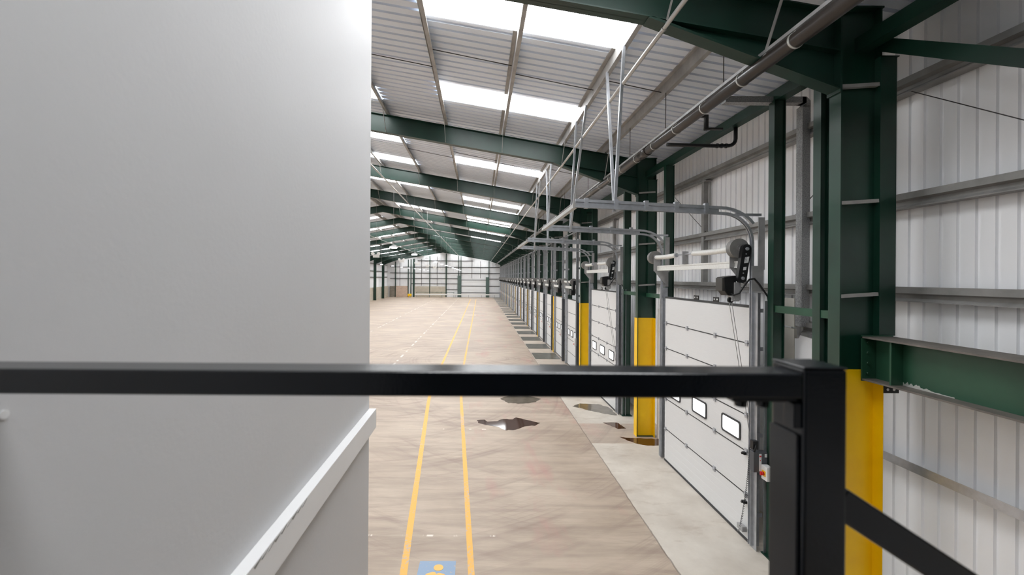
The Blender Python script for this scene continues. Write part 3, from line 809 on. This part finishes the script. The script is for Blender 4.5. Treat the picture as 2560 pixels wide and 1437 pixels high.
def dock_control():
    r = thing('dock_control', '', 'control box', (4.15, -.25, 1.25), 'dock door controls')
    m = MB(); m.box(4.10, 4.18, -.33, -.17, 1.25, 1.6); m.build('case', 'white', r, bevel=.005)
    m = MB(); m.tube([(4.10, -.25, 1.34), (4.07, -.25, 1.34)], .025, 10); m.build('red_knob', 'red', r)
    return r
dc = dock_control()
m = MB(); m.box(2.95, 4.2, .20, 1.84, .0, .012); m.box(2.92, 4.23, .17, 1.87, 0, .006)
dp = tag(m.build('dock_plate', 'plate', loc=(3.6, 1.05, 0)), '', 'dock plate', 'dock leveller plates')
pp = post(4.42, 4.62, -.46, -.36, 6.88, '', 'dock door posts'); pq = post(4.42, 4.62, 2.44, 2.54, 6.88, '', 'dock door posts')
idx = 0
for n in range(2, 13):
    for off in (.87, 3.87):
        y = yc(n) + off
        last = (n == 12 and off > 3)
        nth = ORD[idx]
        W = 'dock door counted from the railing'
        items = [(dd, 'white dock door with small panes, %s low dock door from the railing' % nth),
                 (dt, 'tall galvanised lift track of the %s %s' % (nth, W)),
                 (ds, 'white spring shaft above the %s %s' % (nth, W)),
                 (dm, 'small black motor above the %s %s' % (nth, W)),
                 (dc, 'white control box beside the %s %s' % (nth, W)),
                 (dp, 'grey steel floor plate before the %s %s' % (nth, W)),
                 (pp, 'green post on the near side of the %s %s' % (nth, W)),
                 (pq, 'green post on the far side of the %s %s' % (nth, W))]
        for root, lab in items:
            if idx == 0: o = root
            else:
                o = dup(root)
            if idx == 0: root['base_y'] = root.location.y
            o.location.y = root['base_y'] + y
            o['label'] = lab
            if root is dd: o.name = 'door_%d' % (3 + idx)
        idx += 1

# ------------------------------------------------------------------ floor markings and puddles
def strip(name, pts, w, mat, label, cat):
    m = MB(); z = .004; n = len(pts); L, R_ = [], []
    for i in range(n):
        a = Vector(pts[max(0, i - 1)]); b = Vector(pts[min(n - 1, i + 1)]); d = (b - a).normalized(); q = Vector((-d.y, d.x)) * w / 2
        p = Vector(pts[i]); L.append(p + q); R_.append(p - q)
    poly = [(p.x, p.y) for p in L] + [(p.x, p.y) for p in reversed(R_)]
    vs = [(p.x, p.y, z) for p in L] + [(p.x, p.y, z) for p in R_] + [(p.x, p.y, 0) for p in L] + [(p.x, p.y, 0) for p in R_]
    fs = [(i, i + 1, n + i + 1, n + i) for i in range(n - 1)] + [(i, i + 1, 2 * n + i + 1, 2 * n + i) for i in range(n - 1)] + [(n + i, n + i + 1, 3 * n + i + 1, 3 * n + i) for i in range(n - 1)]
    m.add(vs, fs); return tag(m.build(name, mat, loc=(pts[0][0], pts[0][1], 0)), label, cat)
strip('walkway_line', [(-1.60, 76), (-1.68, 40), (-1.76, 19), (-1.73, 14.6), (-1.67, 13.6), (-1.03, 5.6), (-.9, 4.0)], .105, 'line', 'yellow painted walkway line next to the white office wall', 'floor line')
strip('walkway_line', [(-.56, 76), (-.64, 40), (-.71, 19), (-.66, 15.4), (-.58, 13.8), (-.08, 5.7), (.03, 4.0)], .092, 'line', 'worn yellow walkway line on the door side of the blue square', 'floor line')
r = thing('walkway_sign', 'faded blue square with yellow walking figure painted on the floor', 'floor sign', (-.58, 5.6, 0))
m = MB(); m.prism([(-.86, 5.15), (-.31, 5.15), (-.315, 6.03), (-.845, 6.02)], 'z', 0, .003); sq = m.build('square', 'blue', r)
m = MB()
m.prism([(-.56 + .07 * math.cos(2 * PI * i / 20), 5.885 + .065 * math.sin(2 * PI * i / 20)) for i in range(20)], 'z', .003, .006)
m.prism([(-.60, 5.795), (-.635, 5.80), (-.72, 5.76), (-.80, 5.60), (-.75, 5.58), (-.68, 5.70), (-.65, 5.71), (-.68, 5.5), (-.78, 5.22), (-.70, 5.20), (-.6, 5.46), (-.5, 5.2), (-.42, 5.22), (-.52, 5.5), (-.50, 5.66), (-.40, 5.60), (-.36, 5.64), (-.47, 5.76), (-.54, 5.78), (-.58, 5.76)], 'z', .003, .006)
m.build('figure', 'figure', r)
def puddle(pts, mat, label, seed, z=.003):
    rnd = random.Random(seed); out = []
    n = len(pts)
    for i in range(n):
        a, b = Vector(pts[i]), Vector(pts[(i + 1) % n])
        k = max(2, int((b - a).length / .08))
        for j in range(k):
            p = a.lerp(b, j / k); q = Vector((rnd.uniform(-1, 1), rnd.uniform(-1, 1))) * .022
            out.append((p.x + q.x, p.y + q.y))
    cx = sum(p[0] for p in out) / len(out); cy = sum(p[1] for p in out) / len(out)
    m = MB(); m.prism(out, 'z', 0, z)
    tag(m.build('puddle', mat, loc=(cx, cy, 0)), label, 'puddle', 'rain puddles')
puddle([(-.03, 11.95), (.18, 12.02), (.28, 11.85), (.55, 11.9), (.75, 12.1), (1.0, 12.05), (1.12, 12.2), (1.45, 12.0), (1.78, 11.75), (1.6, 11.55), (1.3, 11.5), (1.05, 11.22), (.75, 11.2), (.45, 11.5), (.2, 11.6), (.0, 11.72)], 'water', 'brown puddle with pale tail on the open floor below the rail', 3)
puddle([(.75, 14.1), (1.1, 14.5), (1.7, 14.5), (2.15, 14.1), (1.95, 13.75), (1.5, 13.55), (1.0, 13.6)], 'water2', 'grey puddle partly hidden by the black rail', 5)
puddle([(3.05, 13.3), (3.4, 13.6), (4.0, 13.55), (4.24, 13.2), (4.24, 12.45), (3.9, 12.6), (3.5, 12.9)], 'water2', 'grey puddle in front of the second tall door', 6)
puddle([(3.62, 11.85), (4.05, 11.85), (4.1, 11.4), (3.9, 11.35), (3.75, 11.6)], 'rust', 'brown puddle just beyond the second yellow column guard', 7)
puddle([(3.75, 10.75), (4.0, 10.72), (4.35, 10.68), (4.8, 10.62), (4.75, 10.35), (4.4, 10.2), (4.15, 10.25), (3.95, 10.4)], 'rust', 'rusty puddle at the foot of the second yellow column guard', 8)

# ------------------------------------------------------------------ hanging lights
def lamp(x, h, lit):
    r = thing('pendant_lamp', '', 'lamp', (x, 0, EYE + h), 'pendant lamps')
    z = EYE + h
    m = MB(); m.tube([(x, 0, z + .10), (x, 0, zt(x) - .02)], .006, 6); m.build('cord', 'girt', r)
    m = MB(); m.tube([(x, 0, z + .02), (x, 0, z + .06), (x, 0, z + .10)], [.17, .16, .06], 20); hs = m.build('housing', 'galvm', r)
    m = MB(); m.tube([(x, 0, z - .02), (x, 0, z + .02)], [.14, .16], 20); m.build('lens', lit, hs)
    return r
la = lamp(-3.6, 1.2, 'lamp'); lb = lamp(-3.6, 1.2, 'lampdim'); lc = lamp(-10.2, 1.2, 'lampdim')
ua = ub = uc = False
for k in range(12):
    y = 17.1 + 5.5 * k
    if y > YF - 3: break
    base = la if k < 3 else lb
    lab = 'round pendant lamp, %s of the row beside the ridge toward the doors' % ORD[k]
    if k < 3: lab = 'glowing round pendant lamp, %s of the bright ones beyond office wall' % ORD[k]
    first = (k == 0) or (k == 3)
    o = base if first else dup(base)
    o.location.y = y; o['label'] = lab
for k in range(8):
    y = 42.6 + 5.5 * k
    if y > YF - 2: break
    o = lc if k == 0 else dup(lc)
    o.location.y = y; o['label'] = 'small pendant lamp, %s of the row on the slope away from the doors' % ORD[k]
def spot():
    x, z = -6.8, EYE + 1.33
    r = thing('emergency_light', '', 'emergency light', (x, 0, z), 'twin-head emergency lights')
    m = MB(); m.tube([(x, 0, z + .1), (x, 0, zt(x) - .05)], .006, 6); m.build('rod', 'girt', r)
    m = MB(); m.box(x - .2, x + .2, -.06, .06, z - .1, z + .1); m.build('body', 'white', r)
    for s in (-1, 1):
        m = MB(); m.tube([(x + s * .17, -.02, z + .17), (x + s * .2, -.16, z + .15)], [.07, .11], 14); m.build('head', 'white', r)
    return r
s0 = spot()
for k in range(6):
    o = s0 if k == 0 else dup(s0)
    o.location.y = 26.9 + 8.9 * k; o['label'] = 'white twin-head emergency light hung from the ridge, %s of its row' % ORD[k]

# ------------------------------------------------------------------ far gable fittings
yg = YF
def gpost(x, w, z0, z1, mat, label, d=.2):
    m = MB(); m.box(x - w / 2, x + w / 2, yg - d, yg - .01, z0, z1); tag(m.build('gable_post', mat, loc=(x, yg - .1, z0)), label, 'post', 'far gable posts')
for x, w, lab in ((-6.75, .2, 'green post rising to the ridge of the far gable'), (-10.1, .16, 'green gable post midway along the buff block wall'),
                  (-13.35, .34, 'thick dark green gable post at the end of buff block wall'), (-13.95, .16, 'slim green gable post beside the yellow barrier end'),
                  (-14.5, .14, 'slim gable post beside the pink block wall toward the doors'), (-17.1, .14, 'slim gable post at the outer end of pink block wall'),
                  (-4.2, .14, 'slim gable post above the wide grey panel'), (-3.72, .12, 'thin gable post edging the big white far door'),
                  (1.98, .14, 'slim gable post over the dark panel by the dock doors')):
    gpost(x, w, 0, zt(x) - .3, 'green', lab)
gpost(4.45, .3, 0, 7.2, 'green', 'dark green corner post where far gable meets dock doors')
gpost(-4.03, .76, 0, 4.45, 'leg', 'wide grey-green door leg beside the big white far door', .26)
gpost(1.70, .68, 0, 4.15, 'leg', 'wide grey-green door leg toward the dock doors', .26)
for x, lab in ((-11.8, 'thin upright bar on the far gable over the buff block wall, outer one'), (-8.6, 'thin upright bar on the far gable over the buff block wall, ridge one'),
               (-16.2, 'thin upright bar on the far gable over the pink block wall'), (-1.5, 'thin upright bar above the big far door, outer one'), (.25, 'thin upright bar above the big far door, inner one')):
    gpost(x, .07, 2.3 if x < -5 else 3.9, zt(x) - .6, 'rod', lab, .06)
for k, (z, a, b) in enumerate(((7.44, -12.6, -1.2), (6.13, -18.2, 4.3), (4.90, -18.2, 4.3), (3.80, -14.6, -4.4), (2.75, -14.0, -4.4), (1.55, -6.7, -4.4), (3.55, -3.7, 1.4), (2.30, -3.7, 4.3), (.95, -3.7, 4.3), (3.78, 2.0, 4.3), (3.75, -18.2, -14.6))):
    m = MB(); m.box(a, b, yg - .09, yg - .01, z - .06, z + .06)
    spots = ('topmost, near the ridge', 'second down, full width', 'third down, full width', 'above the buff block wall', 'on top of the pale band over the buff wall', 'low, next to the ridge post',
             'across the top of the big white door', 'across the middle of the big white door', 'low, across the big white door', 'beside the dock doors', 'above the pink block wall')[k]
    tag(m.build('gable_rail', 'rod', loc=(a, yg - .05, z)), 'dark rail on the far gable, ' + spots, 'rail', 'far gable rails')
for xa, xb, lab in ((-13.18, -10.19, 'thick dark post to the slim post'), (-10.01, -6.86, 'slim post to the ridge post')):
    m = MB(); m.box(xa, xb, yg - .19, yg - .02, 0, 2.2); tag(m.build('block_wall', 'block', loc=(xa, yg, 0)), 'low buff block wall of the far gable, from the ' + lab, 'low wall')
m = MB(); m.box(-17.0, -14.6, yg - .25, yg - .02, 0, 2.25); tag(m.build('block_wall', 'brick', loc=(-15.8, yg, 0)), 'low pink block wall in the far corner', 'low wall')
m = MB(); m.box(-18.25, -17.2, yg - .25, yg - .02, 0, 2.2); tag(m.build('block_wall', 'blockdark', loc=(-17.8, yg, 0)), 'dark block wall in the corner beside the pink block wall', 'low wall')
m = MB(); m.box(-18.75, -18.5, 40, yg - .3, 0, 2.2); tag(m.build('block_wall', 'block', loc=(-18.6, 40, 0)), 'low block wall along the side opposite the doors', 'low wall')
m = MB(); m.box(-3.6, 1.36, yg - .05, yg - .01, .02, 3.5); m.box(-3.6, 1.36, yg - .10, yg - .01, 3.2, 3.36)
tag(m.build('gable_door', 'door', loc=(-1, yg, 0)), 'big white loading door in the middle of the far gable', 'door')
r = thing('crash_barrier', 'long pale steel barrier rail along the foot of the far gable', 'barrier', (-4, yg - 1.6, 0))
m = MB(); m.box(-12.9, 4.0, yg - 1.66, yg - 1.54, .52, .74); m.build('rail', 'spring', r)
for x in (-12.5, -9.9, -7.3, -4.7, -2.1, .5, 3.1):
    m = MB(); m.box(x - .04, x + .04, yg - 1.6, yg - 1.5, 0, .55); m.build('leg', 'galvm', r)
m = MB(); m.tube([(-12.7, yg - 1.2, 1.05), (-5.0, yg - 1.2, 1.05)], .03, 8)
for x in (-12.6, -10, -7.5, -5.1): m.tube([(x, yg - 1.2, 0), (x, yg - 1.2, 1.05)], .025, 8)
tag(m.build('hand_rail', 'greenb', loc=(-8, yg - 1.2, 0)), 'thin green hand rail in front of the buff block wall', 'rail')
m = MB(); m.box(-14.3, -13.55, yg - 1.9, yg - 1.4, .25, .72); m.box(-14.2, -14.1, yg - 1.8, yg - 1.5, 0, .25); m.box(-13.75, -13.65, yg - 1.8, yg - 1.5, 0, .25)
tag(m.build('barrier_end', 'bollard', loc=(-13.9, yg - 1.6, 0), bevel=.05), 'yellow block at the end of the pale crash barrier', 'barrier end')

# ------------------------------------------------------------------ landing railing
YR = .72
r = thing('guard_railing', 'black square-tube railing with post and sloping bar in front of everything', 'railing', (.61, .76, 2.93))
m = MB(); m.box(XO + .002, .5746, YR + .001, YR + .067, EYE - .213, EYE - .168); m.build('top_rail', 'rail', r, bevel=.004)
m = MB(); m.box(.5746, .652, YR, YR + .08, 2.93, EYE - .160); m.build('post', 'rail', r, bevel=.005)
m = MB(); m.box(.5746, .652, YR, YR + .08, EYE - .1598, EYE - .156); m.build('post_cap', 'rail', r, bevel=.002)
m = MB(); m.bar((.648, YR + .036, EYE - .399), (2.3, YR + .036, EYE - .399 - 1.07), .05, .055); m.build('sloping_bar', 'rail', r, bevel=.004)
m = MB(); m.box(.568, .5746, YR + .008, YR + .076, 2.95, EYE - .279); m.build('side_plate', 'rail', r, bevel=.0015)
m = MB(); m.box(.455, .5746, YR + .01, YR + .06, EYE - .221, EYE - .2105)
m.box(.560, .5746, YR + .004, YR + .03, EYE - .266, EYE - .221)
for x in (.485, .525): m.tube([(x, YR + .035, EYE - .221), (x, YR + .035, EYE - .236)], .011, 10)
m.build('bracket', 'rail', r, bevel=.002)
m = MB(); m.box(XO, .66, -1.6, .84, 2.78, 2.93); structure(m.build('floor_landing', 'boxgrey'))
for x, lab in ((.55, 'black leg under the landing below the railing post'), (-.75, 'black leg under the landing beside the office wall')):
    m = MB(); m.box(x - .04, x + .04, .66, .74, 0, 2.78); tag(m.build('landing_leg', 'rail', loc=(x, .7, 0)), lab, 'leg')
m = MB(); m.box(2.25, 2.33, YR, YR + .08, 0, EYE - 1.46); tag(m.build('stair_post', 'rail', loc=(2.29, YR, 0)), 'black post carrying the low end of the sloping bar', 'post')

# ------------------------------------------------------------------ world, camera
w = bpy.data.worlds.new('World'); bpy.context.scene.world = w; w.use_nodes = True
w.node_tree.nodes['Background'].inputs[0].default_value = (.9, .95, 1, 1); w.node_tree.nodes['Background'].inputs[1].default_value = .6
cam = bpy.data.cameras.new('camera'); co = bpy.data.objects.new('camera', cam); C.objects.link(co)
F = 1020.0
cam.sensor_fit = 'HORIZONTAL'; cam.sensor_width = 36; cam.lens = F * 36 / 2560
cam.shift_x = (1280 - 1198) / 2560; cam.shift_y = -(718.5 - 692) / 2560
cam.clip_start = .05; cam.clip_end = 300
cam.dof.use_dof = True; cam.dof.focus_distance = 7.0; cam.dof.aperture_fstop = 2.3
co.matrix_world = Matrix.Translation((0, 0, EYE)) @ Matrix.Rotation(PI / 2, 4, 'X') @ Matrix.Rotation(.0065, 4, 'Z')
sc = bpy.context.scene; sc.camera = co
sc.view_settings.view_transform = 'Standard'; sc.view_settings.look = 'None'; sc.view_settings.gamma = 1; sc.view_settings.exposure = .46
sc.view_settings.use_curve_mapping = False
cy = sc.cycles
cy.use_denoising = True; cy.max_bounces = 10; cy.diffuse_bounces = 8; cy.glossy_bounces = 5; cy.sample_clamp_indirect = 8
